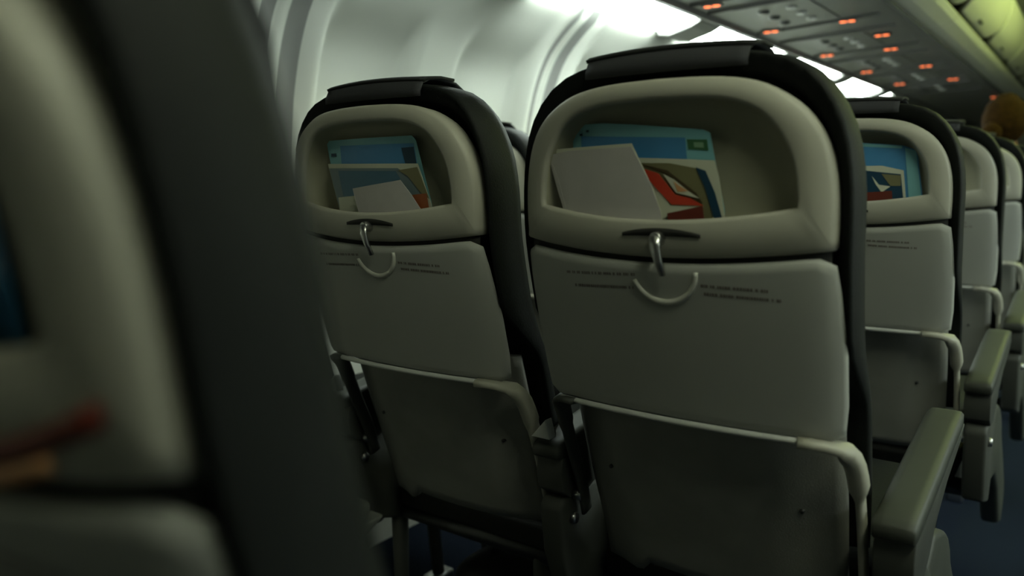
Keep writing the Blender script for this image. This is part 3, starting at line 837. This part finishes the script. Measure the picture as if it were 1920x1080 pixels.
# body: hips, spine, neck, head, arms, legs as one skinned surface (local: facing +y)
bv = [(0, 0, 0.54), (0, -0.02, 0.68), (0, -0.03, 0.84), (0, -0.03, 0.96), (0, -0.01, 1.06), (0, 0.0, 1.12), (0, 0.01, 1.20), (0, 0.012, 1.26),
      (-0.165, -0.02, 0.97), (-0.21, 0.0, 0.80), (-0.20, 0.17, 0.66), (-0.14, 0.27, 0.60),
      (0.165, -0.02, 0.97), (0.21, 0.0, 0.80), (0.20, 0.17, 0.66), (0.14, 0.27, 0.60),
      (-0.10, 0.06, 0.53), (-0.11, 0.30, 0.54), (-0.11, 0.33, 0.12), (0.10, 0.06, 0.53), (0.11, 0.30, 0.54), (0.11, 0.33, 0.12)]
be = [(0, 1), (1, 2), (2, 3), (3, 4), (4, 5), (5, 6), (6, 7), (3, 8), (8, 9), (9, 10), (10, 11), (3, 12), (12, 13), (13, 14), (14, 15), (0, 16), (16, 17), (17, 18), (0, 19), (19, 20), (20, 21)]
br = [(0.14, 0.10), (0.12, 0.09), (0.13, 0.095), (0.11, 0.08), (0.05, 0.05), (0.05, 0.05), (0.072, 0.085), (0.06, 0.07),
      0.050, 0.042, 0.036, 0.026, 0.050, 0.042, 0.036, 0.026, 0.085, 0.065, 0.045, 0.085, 0.065, 0.045]
body = skin_obj('body', bv, be, br, 'skin', pe)
# jacket following the torso and the sleeves
jv = [(0, 0, 0.54), (0, -0.02, 0.68), (0, -0.03, 0.84), (0, -0.03, 0.96), (0, -0.015, 1.035), (-0.165, -0.02, 0.97), (-0.21, 0.0, 0.80), (-0.20, 0.15, 0.675), (0.165, -0.02, 0.97), (0.21, 0.0, 0.80), (0.20, 0.15, 0.675)]
je = [(0, 1), (1, 2), (2, 3), (3, 4), (3, 5), (5, 6), (6, 7), (3, 8), (8, 9), (9, 10)]
skin_obj('jacket', jv, je, [(0.17, 0.135), (0.155, 0.13), (0.18, 0.14), (0.175, 0.13), (0.10, 0.085), 0.088, 0.062, 0.050, 0.088, 0.062, 0.050], 'jacket', pe)
tv = [(0, 0, 0.52), (-0.10, 0.06, 0.53), (-0.11, 0.30, 0.54), (-0.11, 0.33, 0.12), (0.10, 0.06, 0.53), (0.11, 0.30, 0.54), (0.11, 0.33, 0.12)]
skin_obj('trousers', tv, [(0, 1), (1, 2), (2, 3), (0, 4), (4, 5), (5, 6)], [(0.15, 0.10), 0.095, 0.077, 0.058, 0.095, 0.077, 0.058], 'jacket', pe)
def hair_f(p): return 1.0 + 0.03 * math.sin(p.z * 14) + 0.02 * math.sin(p.x * 17)
V, F = ellipsoid((0, -0.012, 1.225), (0.092, 0.105, 0.114), fn=hair_f)
V2, F2 = ellipsoid((-0.040, -0.110, 1.165), (0.042, 0.040, 0.044), 18, 12, hair_f)
V, F = join_vf((V, F), (V2, F2))
link_mesh('hair', V, F, 'hair', parent=pe)
# face: nose, eyes, mouth, ears
V, F = ellipsoid((0, 0.098, 1.20), (0.012, 0.02, 0.022)); link_mesh('nose', V, F, 'skin', parent=pe)
for s in (-1, 1):
    V, F = ellipsoid((s * 0.03, 0.088, 1.222), (0.012, 0.008, 0.007), 14, 10); link_mesh('eye', V, F, 'eye', parent=pe)
    V, F = ellipsoid((s * 0.082, 0.005, 1.205), (0.01, 0.018, 0.03), 14, 10); link_mesh('ear', V, F, 'skin', parent=pe)
    # hands resting on the lap: palm, four fingers and a thumb
    hx = s * 0.13
    hv = [(hx, 0.27, 0.60), (hx - s * .01, 0.33, 0.60)]; he = [(0, 1)]; hr = [0.024, (0.034, 0.014)]
    for f, (dx, ln) in enumerate(((-.026, .062), (-.009, .072), (.009, .068), (.025, .052))):
        i = len(hv); bx = hx - s * .01 + dx
        hv += [(bx, 0.355, 0.60), (bx, 0.355 + ln * .5, 0.598), (bx, 0.355 + ln, 0.585)]; he += [(1, i), (i, i + 1), (i + 1, i + 2)]; hr += [0.009, 0.008, 0.007]
    i = len(hv); hv += [(hx - s * .045, 0.315, 0.60), (hx - s * .058, 0.345, 0.595)]; he += [(0, i), (i, i + 1)]; hr += [0.011, 0.008]
    skin_obj('hand', hv, he, hr, 'skin', pe, 0, 1)
V, F = ellipsoid((0, 0.092, 1.168), (0.022, 0.007, 0.006), 14, 10); link_mesh('mouth', V, F, 'mouth', parent=pe)
for s in (-1, 1):
    V, F = ellipsoid((s * 0.11, 0.39, 0.045), (0.045, 0.12, 0.044)); link_mesh('shoe', V, F, 'uph', parent=pe)
